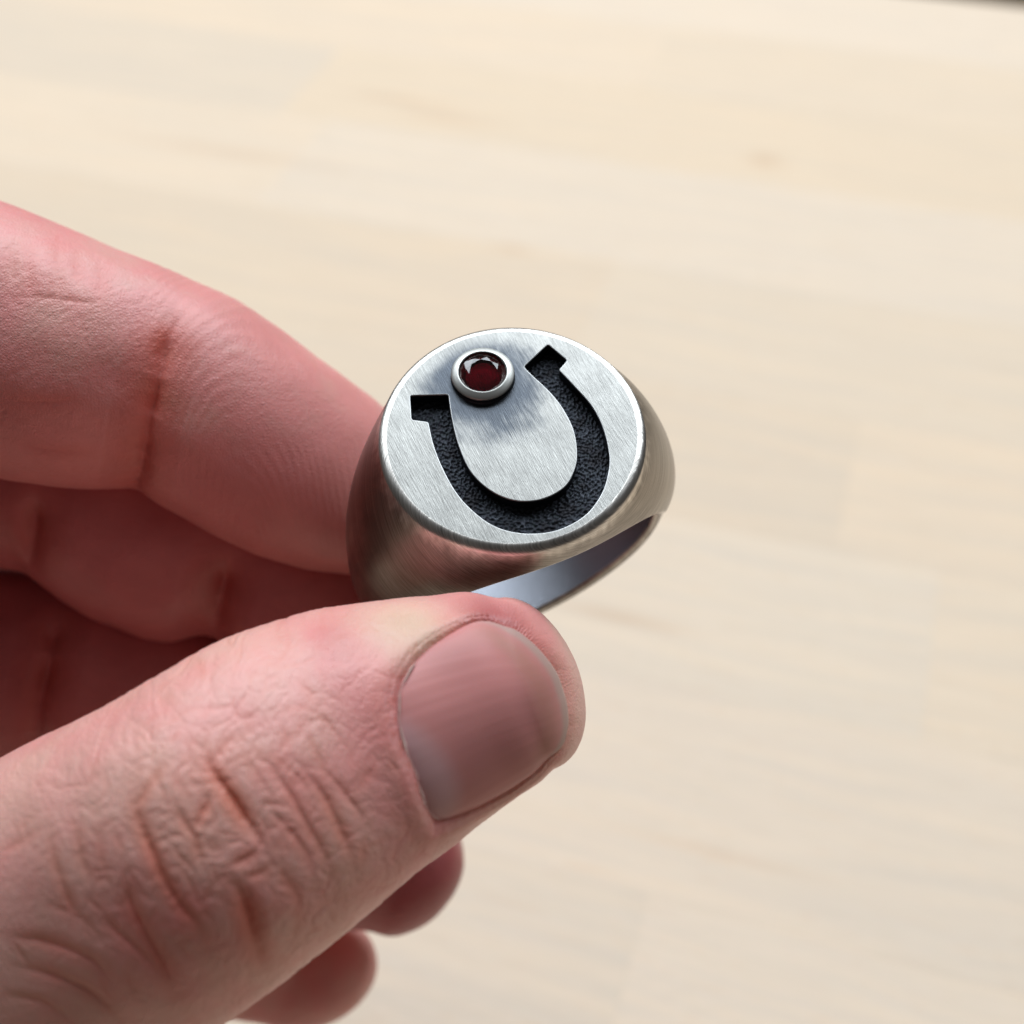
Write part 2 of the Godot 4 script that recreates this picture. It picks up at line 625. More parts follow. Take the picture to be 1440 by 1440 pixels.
	# --- setting and stone
	var bez := lathe([[2.07, 0.40], [2.07, 0.47], [2.03, 0.53], [1.86, 0.62], [1.68, 0.70], [1.62, 0.72], [1.585, 0.71], [1.555, 0.66], [1.54, 0.52], [1.54, 0.1]], 128)
	var bezel := mesh_of("bezel", bez[0], bez[1], bez[2], bright, ring)
	bezel.position = Vector3(0.068, FH, -4.674) * MM
	var dk := lathe([[2.16, -0.05], [2.08, 0.04], [2.03, 0.10], [2.03, 0.37], [2.0, 0.40]], 96)
	var low_wall := mesh_of("bezel_low_wall", dk[0], dk[1], dk[2], black, ring)  # dark lower wall of the bezel
	low_wall.position = bezel.position
	var seat := lathe([[1.56, 0.2], [0.9, -0.35], [0.02, -0.75]], 64)
	var seat_o := mesh_of("stone_seat", seat[0], seat[1], seat[2], bright, ring)
	seat_o.position = bezel.position
	build_stone(ring, bezel.position)

func poly_area(p: PackedVector2Array) -> float:
	var a := 0.0
	for i in p.size(): a += p[i].cross(p[(i + 1) % p.size()])
	return a * 0.5

func lathe(prof: Array, seg: int) -> Array:
	var v := PackedVector3Array()
	var n := PackedVector3Array()
	var idx := PackedInt32Array()
	for k in prof.size():
		var a = prof[maxi(k - 1, 0)]
		var b = prof[mini(k + 1, prof.size() - 1)]
		var d := Vector2(b[0] - a[0], b[1] - a[1]).normalized()
		for j in seg:
			var f := TAU * j / seg
			v.append(Vector3(prof[k][0] * cos(f), prof[k][1], prof[k][0] * sin(f)) * MM)
			n.append(Vector3(d.y * cos(f), -d.x, d.y * sin(f)))
	quads(idx, prof.size(), seg, true, true)
	return [v, n, idx]

func build_stone(ring: Node3D, at: Vector3):
	# a small round brilliant: table, crown facets, girdle, pavilion
	var m := StandardMaterial3D.new()
	m.refraction_enabled = true
	m.refraction_scale = 0.076
	m.albedo_color = Color(0.42, 0.006, 0.018, 0.0).linear_to_srgb()
	m.albedo_color.a = 0.0
	m.transparency = BaseMaterial3D.TRANSPARENCY_ALPHA
	m.roughness = 0.02
	m.metallic_specular = 0.42
	var st := SurfaceTool.new()
	st.begin(Mesh.PRIMITIVE_TRIANGLES)
	st.set_smooth_group(-1)
	var R := 1.545
	var table := []
	var star := []
	var gird := []
	var gird_low := []
	for k in 16:
		var f := TAU * k / 16.0 + 0.25
		gird.append(Vector3(R * cos(f), 0.47, R * sin(f)))
		gird_low.append(Vector3(R * cos(f), 0.43, R * sin(f)))
	for k in 8:
		var f := TAU * k / 8.0 + 0.25
		table.append(Vector3(0.93 * cos(f), 0.84, 0.93 * sin(f)))
		var f2 := f + TAU / 16.0
		star.append(Vector3(1.17 * cos(f2), 0.725, 1.17 * sin(f2)))
	var tris := []
	for k in 8:
		var k1 := (k + 1) % 8
		tris.append([Vector3(0, 0.84, 0), table[k], table[k1]])
		tris.append([table[k], star[k], table[k1]])
		# kites: table corner k, star k-1, girdle corner 2k, star k
		tris.append([table[k], star[(k + 7) % 8], gird[2 * k]])
		tris.append([table[k], gird[2 * k], star[k]])
		tris.append([star[k], gird[2 * k], gird[2 * k + 1]])
		tris.append([star[k], gird[2 * k + 1], gird[(2 * k + 2) % 16]])
	var culet := Vector3(0, -0.82, 0)
	for k in 16:
		var k1 := (k + 1) % 16
		tris.append([gird[k], gird_low[k], gird[k1]])
		tris.append([gird[k1], gird_low[k], gird_low[k1]])
	for k in 8:
		var a: Vector3 = gird_low[2 * k]
		var b: Vector3 = gird_low[2 * k + 1]
		var c: Vector3 = gird_low[(2 * k + 2) % 16]
		var mid := culet.lerp(b, 0.32)
		tris.append([culet, mid.lerp(a, 0.0), a] if false else [a, culet, mid])
		tris.append([a, mid, b])
		tris.append([b, mid, c])
		tris.append([c, mid, culet])
	for t in tris:
		var a: Vector3 = t[0]
		var b: Vector3 = t[1]
		var c: Vector3 = t[2]
		var nn := (b - a).cross(c - a)
		if nn.dot((a + b + c) / 3.0 - Vector3(0, 0.3, 0)) > 0.0:
			var w := b
			b = c
			c = w
		for p in [a, b, c]: st.add_vertex(p * MM)
	st.generate_normals()
	var o := MeshInstance3D.new()
	o.name = "garnet"
	o.rotation.x = 0.11
	o.mesh = st.commit()
	o.mesh.surface_set_material(0, m)
	ring.add_child(o)
	o.position = at

# ---------------------------------------------------------------- hand
class Finger:
	var ns: int
	var nt: int
	var c := PackedVector3Array()
	var h := PackedVector3Array()
	var t := PackedFloat32Array()
	var along := PackedFloat32Array()
	var capn := PackedVector3Array()
	var th := PackedFloat32Array()
	var pos := PackedVector3Array()
	var nrm := PackedVector3Array()
	var disp := PackedFloat32Array()
	var red := PackedFloat32Array()

func spline(a: Vector3, b: Vector3, c: Vector3, d: Vector3, ta: float, tb: float, tc: float, td: float, u: float) -> Vector3:
	return b.cubic_interpolate_in_time(c, a, d, u, tc - tb, ta - tb, td - tb)

func sweep(st: Array, cap: Vector3, ns: int, ncap: int, nt: int, front := 0.74, sq := 2.0) -> Finger:
	var f := Finger.new()
	var cs := []
	var hs := []
	var ts := []
	var at := [0.0]
	for s in st:
		cs.append(Vector3(s[0], s[1], s[2]))
		hs.append(Vector3(s[3], s[4], s[5]))
		ts.append(Vector3(s[6], 0, 0))
	for k in range(1, cs.size()): at.append(at[-1] + (cs[k] - cs[k - 1]).length())
	var total: float = at[-1]
	var m := cs.size()
	var seg := 0
	for i in ns:
		var d := total * i / (ns - 1.0)
		while seg < m - 2 and d > at[seg + 1]: seg += 1
		var u: float = (d - at[seg]) / (at[seg + 1] - at[seg])
		var p0 := maxi(seg - 1, 0)
		var p3 := mini(seg + 2, m - 1)
		var ta: float = at[p0] if p0 < seg else at[0] - (at[1] - at[0])
		var td: float = at[p3] if p3 > seg + 1 else at[-1] + (at[-1] - at[-2])
		var ca: Vector3 = cs[p0] if p0 < seg else cs[0] * 2.0 - cs[1]
		var cd: Vector3 = cs[p3] if p3 > seg + 1 else cs[-1] * 2.0 - cs[-2]
		f.c.append(spline(ca, cs[seg], cs[seg + 1], cd, ta, at[seg], at[seg + 1], td, u))
		f.h.append(spline(hs[p0], hs[seg], hs[seg + 1], hs[p3], ta, at[seg], at[seg + 1], td, u))
		f.t.append(spline(ts[p0], ts[seg], ts[seg + 1], ts[p3], ta, at[seg], at[seg + 1], td, u).x)
		f.along.append(d)
		f.capn.append(Vector3.ZERO)
	if cap != Vector3.ZERO:
		var lc := f.c[-1]
		var lh := f.h[-1]
		var lt := f.t[-1]
		for k in range(1, ncap + 1):
			var b := PI / 2 * k / ncap
			f.c.append(lc + cap * sin(b))
			f.h.append(lh * maxf(cos(b), 0.0005))
			f.t.append(lt * maxf(cos(b), 0.0005))
			f.along.append(total + cap.length() * b * 0.8)
			f.capn.append(cap.normalized() * sin(b))
	f.ns = f.c.size()
	f.nt = nt
	var nf := int(nt * front)
	for j in nt:
		f.th.append(PI * j / nf if j < nf else PI + PI * (j - nf) / float(nt - nf))
	f.pos.resize(f.ns * nt)
	f.nrm.resize(f.ns * nt)
	f.disp.resize(f.ns * nt)
	f.red.resize(f.ns * nt)
	for i in f.ns:
		var ch := f.c[i]
		var hh := f.h[i]
		var tt := f.t[i]
		var hl := hh.length()
		var hd := hh / hl
		var cb := sqrt(maxf(0.0, 1.0 - f.capn[i].length_squared()))
		for j in nt:
			var cx := cos(f.th[j])
			var sx := sin(f.th[j])
			if sq != 2.0:
				cx = signf(cx) * pow(absf(cx), 2.0 / sq)
				sx = signf(sx) * pow(absf(sx), 2.0 / sq)
			f.pos[i * nt + j] = ch + hh * cx + Vector3(0, 0, tt * sx)
			var r := (hd * cos(f.th[j]) / maxf(hl, 1e-3) + Vector3(0, 0, sin(f.th[j]) / maxf(tt, 1e-3))).normalized()
			f.nrm[i * nt + j] = (f.capn[i] + r * cb).normalized()
	return f

func locate(f: Finger, g: Vector2) -> Vector2:
	# where a guide point pressed from the eye meets the front of the finger: (row, angle)
	var eye := Vector3(0, 0, EYE_Z)
	var zg := f.c[f.ns / 2].z + f.t[f.ns / 2]
	var res := Vector2.ZERO
	for it in 3:
		var p := eye + (Vector3(g.x, g.y, 0) - eye) * ((EYE_Z - zg) / EYE_Z)
		var best := 1e9
		var bi := 0
		for i in f.ns:
			var hh := f.h[i]
			var l := Vector2(hh.x, hh.y)
			if l.length() < 0.4: continue
			var d := Vector2(p.x - f.c[i].x, p.y - f.c[i].y)
			var across := absf(d.cross(l)) / l.length()
			var a := d.dot(l) / l.length_squared()
			if absf(a) > 1.05: across += (absf(a) - 1.05) * 10.0
			if across < best:
				best = across
				bi = i
		var l2 := Vector2(f.h[bi].x, f.h[bi].y)
		var a2 := clampf(Vector2(p.x - f.c[bi].x, p.y - f.c[bi].y).dot(l2) / l2.length_squared(), -1, 1)
		res = Vector2(bi, acos(a2))
		zg = f.c[bi].z + f.t[bi] * sin(res.y)
	return res

func surf(f: Finger, r: Vector2) -> Array:
	var i := clampi(int(r.x), 0, f.ns - 2)
	var u := clampf(r.x - i, 0, 1)
	var hh := f.h[i].lerp(f.h[i + 1], u)
	var tt := lerpf(f.t[i], f.t[i + 1], u)
	var p := f.c[i].lerp(f.c[i + 1], u) + hh * cos(r.y) + Vector3(0, 0, tt * sin(r.y))
	var rn := (hh.normalized() * cos(r.y) / maxf(hh.length(), 1e-3) + Vector3(0, 0, sin(r.y) / maxf(tt, 1e-3))).normalized()
	var cn := f.capn[i].lerp(f.capn[i + 1], u)
	return [p, (cn + rn * sqrt(maxf(0.0, 1.0 - cn.length_squared()))).normalized()]

func theta_index(f: Finger, th: float) -> int:
	var lo := 0
	var hi := f.nt - 1
	while hi - lo > 1:
		var mid := (lo + hi) / 2
		if f.th[mid] > th: hi = mid
		else: lo = mid
	return lo

func crease(f: Finger, guide: Array, width: float, depth: float, redness := 0.5):
	# presses a furrow along the guide, tapering to both ends, with slightly raised banks
	var pts := []
	for g in guide:
		var r := locate(f, g)
		pts.append(r)
	var line := []
	var n := pts.size()
	for k in n - 1:
		var a: Vector2 = pts[maxi(k - 1, 0)]
		var d: Vector2 = pts[mini(k + 2, n - 1)]
		var len: float = (surf(f, pts[k])[0] - surf(f, pts[k + 1])[0]).length()
		var m := maxi(2, int(len / (width * 0.15)))
		for q in m: line.append([pts[k].cubic_interpolate(pts[k + 1], a, d, q / float(m)), (k + q / float(m)) / (n - 1.0)])
	var reach := width * 3.2
	for e in line:
		var r: Vector2 = e[0]
		var s: float = e[1]
		var p: Vector3 = surf(f, r)[0]
		var jit := 1.0 + 0.3 * folds.get_noise_3d(p.x * 0.7, p.y * 0.7, p.z * 0.7)
		var amp := depth * smoothstep(-0.02, 0.4, minf(s, 1.0 - s)) * jit
		var i0 := int(r.x)
		var j0 := theta_index(f, r.y)
		var ds := (f.c[mini(i0 + 1, f.ns - 1)] - f.c[maxi(i0 - 1, 0)]).length() * 0.5 + 1e-3
		var dj := (f.pos[i0 * f.nt + (j0 + 1) % f.nt] - f.pos[i0 * f.nt + j0]).length() + 1e-3
		var ni := mini(int(reach / ds) + 1, 60)
		var nj := mini(int(reach / dj) + 1, 60)
		for i in range(maxi(i0 - ni, 0), mini(i0 + ni + 1, f.ns)):
			for j in range(maxi(j0 - nj, 0), mini(j0 + nj + 1, f.nt)):
				var k := i * f.nt + j
				var d2 := (f.pos[k] - p).length_squared()
				if d2 > reach * reach: continue
				var x := sqrt(d2) / width
				var cut := amp * exp(-sqrt(x * x + 0.04) * 1.25)
				f.disp[k] = minf(f.disp[k], -cut)
				f.red[k] = maxf(f.red[k], redness * amp / depth * exp(-x * x * 0.16))

func put_skin(f: Finger, tone: Callable):
	var base := skin_v.size()
	var nt := f.nt
	var p := PackedVector3Array()
	p.resize(f.ns * nt)
	for k in f.ns * nt: p[k] = f.pos[k] + f.nrm[k] * f.disp[k]
	var nn := PackedVector3Array()
	nn.resize(f.ns * nt)
	var cc := PackedColorArray()
	cc.resize(f.ns * nt)
	for i in f.ns:
		var ia := maxi(i - 1, 0) * nt
		var ib := mini(i + 1, f.ns - 1) * nt
		for j in nt:
			var k := i * nt + j
			var d := (p[ib + j] - p[ia + j]).cross(p[i * nt + (j + 1) % nt] - p[i * nt + (j + nt - 1) % nt])
			d = d.normalized() if d.length_squared() > 1e-14 else f.nrm[k]
			if d.dot(f.nrm[k]) < 0.0: d = -d
			nn[k] = d
			cc[k] = tone.call(f, i, j, f.pos[k], f.red[k])
			p[k] = p[k]
	for k in p.size(): p[k] *= MM
	skin_v.append_array(p)
	skin_n.append_array(nn)
	skin_c.append_array(cc)
	quads(skin_i, f.ns, nt, true, true, base)

func skin_tone(p: Vector3, red: float, warm_shade: float, dark := 1.0) -> Color:
	var a := mottled.get_noise_3d(p.x, p.y, p.z)
	var b := blotch.get_noise_3d(p.x, p.y, p.z)
	var r := clampf(red, 0, 1)
	var base := Vector3(0.79, 0.43, 0.36).lerp(Vector3(0.73, 0.285, 0.262), clampf(warm_shade + 0.45 * a + 0.35 * b, 0, 1))
	base = base.lerp(Vector3(0.42, 0.105, 0.105), clampf(warm_shade - 1.0, 0, 1))  # above one: darker red, shade between the fingers painted into the skin
	base = base.lerp(base * Vector3(0.84, 0.48, 0.36), r)
	if red < 0.0: base = base.lerp(Vector3(0.74, 0.58, 0.50), minf(-red, 0.8))
	base *= (1.0 + 0.06 * b) * dark
	return Color(base.x, base.y, base.z)

func skin_material() -> StandardMaterial3D:
	var cells := FastNoiseLite.new()
	cells.seed = 21
	cells.noise_type = FastNoiseLite.TYPE_CELLULAR
	cells.cellular_return_type = FastNoiseLite.RETURN_DISTANCE2_SUB
	cells.frequency = 0.045
	cells.fractal_type = FastNoiseLite.FRACTAL_FBM
	cells.fractal_octaves = 2
	var tex := NoiseTexture2D.new()
	tex.width = 512
	tex.height = 512
	tex.seamless = true
	tex.noise = cells
	var m := StandardMaterial3D.new()
	m.vertex_color_use_as_albedo = true
	m.roughness = 0.39
	m.metallic_specular = 0.5
	m.subsurf_scatter_enabled = true
	m.subsurf_scatter_strength = 0.1
	m.uv1_triplanar = true
	m.uv1_scale = Vector3.ONE * 210.0
	m.heightmap_enabled = true
	m.heightmap_texture = tex
	m.heightmap_scale = 0.0046
	return m

func build_hand():
	var hand := Node3D.new()
	hand.name = "hand"
	add_child(hand)
	hand.transform = hold
	tag(hand, "person's left hand pinching the silver ring between thumb and index finger", "hand")
	var thumb := build_thumb(hand)
	build_index()
	build_lower_fingers()
	build_palm()
	var skin := mesh_of("skin", skin_v, skin_n, skin_i, skin_material(), hand, PackedVector2Array(), skin_c)

func build_thumb(hand: Node3D) -> Finger:
	var st := [
		[-39.47, -38.30, 2.00, -9.87, 9.63, 0.00, 15.00],
		[-34.02, -30.24, 7.00, -6.89, 8.89, 0.00, 13.00],
		[-28.99, -25.60, 10.00, -5.80, 8.76, 0.00, 11.00],
		[-24.95, -23.13, 12.00, -5.24, 8.66, 0.00, 9.80],
		[-20.90, -20.65, 13.50, -4.84, 8.38, 0.00, 9.60],
		[-18.01, -18.81, 14.00, -4.91, 7.96, 0.00, 9.80],
		[-15.14, -16.90, 14.00, -4.71, 7.82, 0.00, 9.70],
		[-12.66, -15.30, 13.50, -4.43, 7.76, 0.00, 9.20],
		[-10.50, -14.07, 13.00, -4.21, 7.48, 0.00, 8.40],
		[-8.47, -13.16, 12.20, -3.87, 7.22, 0.00, 7.70],
		[-6.23, -12.29, 11.40, -3.49, 6.80, 0.00, 7.10],
		[-4.09, -11.61, 10.70, -2.94, 6.41, 0.00, 6.60],
		[-2.15, -11.04, 10.00, -2.49, 6.01, 0.00, 6.20],
		[-0.43, -10.60, 9.40, -2.16, 5.67, 0.00, 5.90],
		[0.96, -10.45, 8.80, -1.74, 5.14, 0.00, 5.60],
	]
	var f := sweep(st, Vector3(3.22, 0.52, -2.40), 560, 60, 400, 0.76, 2.15)
	# smooth bulges
	var nail_pts := []
	for g in [Vector2(-8.11, -13.06),Vector2(-7.82, -11.42),Vector2(-6.82, -9.94),Vector2(-5.57, -8.74),Vector2(-3.84, -7.68),Vector2(-1.68, -7.15),Vector2(0.10, -7.87),Vector2(1.73, -9.22),Vector2(2.98, -10.80),Vector2(3.65, -12.72),Vector2(3.79, -14.50),Vector2(3.26, -16.08),Vector2(2.02, -17.52),Vector2(0.00, -19.06),Vector2(-2.30, -20.31),Vector2(-4.03, -21.03),Vector2(-5.18, -21.31),Vector2(-6.00, -20.07),Vector2(-6.86, -17.76),Vector2(-7.73, -15.46)]:
		nail_pts.append(locate(f, g))
	# grid units to millimetres near the nail
	var mid := Vector2.ZERO
	for r in nail_pts: mid += r / nail_pts.size()
	var outline := []
	for r in nail_pts: outline.append(nail_mm(f, r, mid))
	var N := 200
	var lim := PackedFloat32Array()      # distance of the outline from the middle, by direction
	for k in N:
		lim.append(outline_reach(outline, TAU * k / N - PI))
	# creases of the knuckle
	crease(f, [Vector2(-21.22, -15.07),Vector2(-20.69, -16.61),Vector2(-20.16, -17.71),Vector2(-19.25, -19.06),Vector2(-18.15, -20.59),Vector2(-17.09, -22.13),Vector2(-16.18, -23.52)], 0.28, 0.39, 0.9)
	crease(f, [Vector2(-19.54, -24.29),Vector2(-18.48, -25.68),Vector2(-17.86, -27.03),Vector2(-17.38, -28.75),Vector2(-16.95, -30.10),Vector2(-16.47, -31.11)], 0.33, 0.55, 0.9)
	crease(f, [Vector2(-25.54, -16.18),Vector2(-25.35, -18.63),Vector2(-25.30, -20.16),Vector2(-24.91, -21.70),Vector2(-24.15, -23.23),Vector2(-23.38, -25.20),Vector2(-22.32, -26.74),Vector2(-21.22, -27.99),Vector2(-20.31, -29.81),Vector2(-19.63, -30.72)], 0.25, 0.28, 0.8)
	crease(f, [Vector2(-26.50, -22.90),Vector2(-25.97, -25.20),Vector2(-25.68, -26.74),Vector2(-24.77, -28.56),Vector2(-23.52, -30.58),Vector2(-22.61, -32.26),Vector2(-21.07, -33.79)], 0.28, 0.31, 0.7)
	crease(f, [Vector2(-23.23, -18.29),Vector2(-22.47, -20.45),Vector2(-21.55, -21.99),Vector2(-21.22, -23.23),Vector2(-20.93, -24.43)], 0.21, 0.20, 0.6)
	crease(f, [Vector2(-20.16, -18.91),Vector2(-21.07, -20.59),Vector2(-21.46, -21.70)], 0.20, 0.18, 0.6)
	crease(f, [Vector2(-22.90, -16.61),Vector2(-24.58, -18.77),Vector2(-25.97, -21.51)], 0.20, 0.17, 0.5)
	crease(f, [Vector2(-31.06, -21.07),Vector2(-30.72, -23.81),Vector2(-29.81, -26.74),Vector2(-29.19, -28.27)], 0.21, 0.18, 0.5)
	crease(f, [Vector2(-29.28, -20.74),Vector2(-29.04, -23.23),Vector2(-28.42, -25.20)], 0.20, 0.17, 0.4)
	crease(f, [Vector2(-15.07, -16.18),Vector2(-13.11, -18.63),Vector2(-12.00, -20.64),Vector2(-11.04, -23.04),Vector2(-10.32, -25.44)], 0.23, 0.20, 0.5)
	crease(f, [Vector2(-17.86, -15.41),Vector2(-15.41, -18.63),Vector2(-14.16, -20.74),Vector2(-12.48, -23.81),Vector2(-11.81, -26.40)], 0.21, 0.22, 0.5)
	crease(f, [Vector2(-19.11, -24.00),Vector2(-18.00, -23.43),Vector2(-17.38, -23.04)], 0.21, 0.24, 0.6)
	crease(f, [Vector2(-18.24, -24.67),Vector2(-17.04, -24.48),Vector2(-16.18, -24.00)], 0.21, 0.20, 0.5)
	crease(f, [Vector2(-34.56, -22.90),Vector2(-33.03, -22.27),Vector2(-31.20, -21.07)], 0.18, 0.13, 0.3)
	crease(f, [Vector2(-34.56, -28.75),Vector2(-31.49, -29.04),Vector2(-28.42, -30.24),Vector2(-26.40, -32.16)], 0.26, 0.22, 0.5)
	crease(f, [Vector2(-34.56, -30.58),Vector2(-30.72, -31.35),Vector2(-27.65, -32.88),Vector2(-25.44, -35.04)], 0.26, 0.22, 0.5)
	crease(f, [Vector2(-27.84, -27.36),Vector2(-26.88, -28.27),Vector2(-24.58, -30.10),Vector2(-23.04, -31.92)], 0.23, 0.22, 0.5)
	crease(f, [Vector2(-18.72, -15.12),Vector2(-19.59, -16.08),Vector2(-20.16, -17.19)], 0.20, 0.15, 0.4)
	crease(f, [Vector2(-21.99, -17.09),Vector2(-20.88, -17.52),Vector2(-20.35, -17.86)], 0.18, 0.13, 0.3)
	crease(f, [Vector2(-16.13, -23.67),Vector2(-15.36, -24.72),Vector2(-14.64, -26.02),Vector2(-14.16, -27.84)], 0.20, 0.18, 0.5)
	crease(f, [Vector2(-16.80, -19.68),Vector2(-15.12, -21.36),Vector2(-13.92, -23.28),Vector2(-13.44, -25.44)], 0.20, 0.15, 0.4)
	crease(f, [Vector2(-13.92, -16.32),Vector2(-12.00, -18.24),Vector2(-10.56, -20.16),Vector2(-9.60, -22.08)], 0.18, 0.13, 0.3)
	crease(f, [Vector2(-27.36, -20.16),Vector2(-27.84, -21.84),Vector2(-27.60, -23.76),Vector2(-27.12, -25.68)], 0.18, 0.11, 0.3)
	crease(f, [Vector2(-31.68, -26.40),Vector2(-29.28, -27.36),Vector2(-27.36, -29.28)], 0.18, 0.11, 0.3)
	crease(f, [Vector2(-34.56, -32.64),Vector2(-31.68, -33.12),Vector2(-29.28, -34.56)], 0.21, 0.17, 0.4)
	crease(f, [Vector2(-14.88, -28.80),Vector2(-14.50, -27.36),Vector2(-14.59, -25.92)], 0.18, 0.13, 0.4)
	crease(f, [Vector2(-10.42, -24.24),Vector2(-10.18, -23.04),Vector2(-10.08, -22.08)], 0.18, 0.11, 0.4)
	# fine crossing lines over the knuckle
	var rng := RandomNumberGenerator.new()
	rng.seed = 9
	for k in 150:
		var at := Vector2(-20.64, -22.08) + Vector2(rng.randfn(0, 6.0), rng.randfn(0, 4.6)).rotated(0.55)
		var turn := -1.08 + rng.randfn(0, 0.22) if rng.randf() < 0.62 else 0.5 + rng.randfn(0, 0.3)
		var run := Vector2(cos(turn), sin(turn)) * rng.randf_range(0.6, 2.0)
		var bow := run.orthogonal() * rng.randf_range(-0.2, 0.2)
		crease(f, [at - run, at + bow, at + run], rng.randf_range(0.09, 0.16), rng.randf_range(0.04, 0.11), 0.3)
	# skin around the nail
	var net_noise := FastNoiseLite.new()
	net_noise.seed = 14
	net_noise.noise_type = FastNoiseLite.TYPE_CELLULAR
	net_noise.cellular_return_type = FastNoiseLite.RETURN_DISTANCE2_SUB
	net_noise.fractal_type = FastNoiseLite.FRACTAL_NONE
	net_noise.frequency = 0.42
	var knuckle := f.along[int(locate(f, Vector2(-17.76, -19.68)).x)]
	for i in f.ns:
		if f.along[i] < f.along[int(mid.x)] - 16.0: continue
		for j in int(f.nt * 0.80):
			var k := i * f.nt + j
			var q := nail_mm(f, Vector2(i, f.th[j]), mid)
			var ang := q.angle()
			var r := lim[clampi(int((ang + PI) / TAU * N), 0, N - 1)]
			var d := q.length() - r          # millimetres outside the edge of the nail
			var tipward := smoothstep(0.3, 0.75, Vector2(cos(ang), sin(ang)).dot(Vector2(1, -0.12)))
			if d < 0.0:
				f.disp[k] = -0.45 * smoothstep(0.0, 0.5, -d) * (1.0 - 0.5 * tipward)
				f.red[k] = 0.5
				if d > -0.5 and tipward < 0.5: f.red[k] = 0.3 - 1.3 * clampf(0.45 + 2.2 * folds.get_noise_2d(q.x * 3.0, q.y * 3.0), 0.0, 1.0) * smoothstep(0.5, 0.2, tipward)
			elif d < 4.0:
				var fold := 0.12 * exp(-pow((d - 0.5) / 0.7, 2.0)) * (1.0 - tipward) - 0.08 * exp(-pow(d / 0.2, 2.0))
				f.disp[k] += fold - 0.22 * tipward * exp(-pow(d / 0.5, 2.0))
				f.red[k] = maxf(f.red[k], 0.3 * exp(-pow(d / 1.0, 2.0)))
				if d < 0.45 and tipward < 0.5: f.red[k] -= 2.6 * smoothstep(0.40, 0.12, d) * clampf(0.55 + 1.8 * folds.get_noise_2d(q.x * 3.0, q.y * 3.0), 0.0, 1.0)
	# fine skin relief
	for i in f.ns:
		for j in f.nt:
			var k := i * f.nt + j
			var p := f.pos[k]
			var q := Vector2(p.x, p.y).rotated(0.55)
			var wr := 1.0 - absf(folds.get_noise_3d(q.x * 3.0, q.y * 1.1, p.z))
			var wr2 := 1.0 - absf(folds.get_noise_3d(q.x * 1.2 + 40.0, q.y * 3.6, p.z + 9.0))
			var near := exp(-pow((f.along[i] - knuckle) / 10.0, 2.0))
			var qw := q + Vector2(folds.get_noise_2d(p.x * 0.7, p.y * 0.7), folds.get_noise_2d(p.x * 0.7 + 50.0, p.y * 0.7)) * 1.3
			var net := exp(-(net_noise.get_noise_2d(qw.x * 1.0, qw.y * 0.5) + 1.0) / 0.10)
			var net2 := exp(-(net_noise.get_noise_2d(qw.x * 2.3 + 60.0, qw.y * 1.4) + 1.0) / 0.16)
			f.disp[k] -= (0.045 * net + 0.03 * net2) * near + 0.012 * net2
			f.red[k] = maxf(f.red[k], 0.25 * net * near)
			f.disp[k] += 0.07 * mottled.get_noise_3d(p.x * 2.2, p.y * 2.2, p.z * 2.2) - (0.02 * pow(wr, 9.0) + 0.016 * pow(wr2, 9.0)) * (0.2 + 0.6 * near) + 0.012 * pores.get_noise_3d(p.x * 1.5, p.y * 1.5, p.z * 1.5)
	put_skin(f, func(ff, i, j, p, red):
		var w := 0.36
		w += 0.9 * exp(-p.distance_squared_to(Vector3(-9.46, -6.50, 17.00)) / 18.0)          # flushed side of the tip
		w += 1.6 * exp(-p.distance_squared_to(Vector3(-0.83, -5.39, 13.00)) / 12.0)  # edge turned towards the ring, its shade painted as darker red
		w += 0.45 * exp(-p.distance_squared_to(Vector3(-5.26, -19.00, 15.00)) / 30.0)
		w -= 0.9 * exp(-p.distance_squared_to(Vector3(-5.86, -5.98, 15.00)) / 6.0)          # pressed pale against the ring
		var c := skin_tone(p, red, w)
		var pale := exp(-p.distance_squared_to(Vector3(-5.86, -5.98, 15.00)) / 7.0)
		return c.lerp(Color(0.62, 0.44, 0.28), 0.6 * pale))
	build_nail(f, mid, outline, lim, hand)
	return f

func nail_mm(f: Finger, r: Vector2, mid: Vector2) -> Vector2:
	var i := clampi(int(r.x), 0, f.ns - 1)
	var m := int(mid.x)
	var rad := (f.h[m].length() + f.t[m]) * 0.5
	return Vector2(f.along[i] - f.along[m], (r.y - mid.y) * rad)

func nail_grid(f: Finger, q: Vector2, mid: Vector2) -> Vector2:
	var m := int(mid.x)
	var rad := (f.h[m].length() + f.t[m]) * 0.5
	var want := f.along[m] + q.x
	var i := m
	while i < f.ns - 2 and f.along[i + 1] < want: i += 1
	while i > 0 and f.along[i] > want: i -= 1
	return Vector2(i + clampf((want - f.along[i]) / maxf(f.along[i + 1] - f.along[i], 1e-4), 0, 1), q.y / rad + mid.y)

func outline_reach(o: Array, ang: float) -> float:
	var d := Vector2(cos(ang), sin(ang))
	var best := 1.0
	for k in o.size():
		var hit = Geometry2D.segment_intersects_segment(Vector2.ZERO, d * 40.0, o[k], o[(k + 1) % o.size()])
		if hit != null: best = maxf(best, hit.length())
	return best

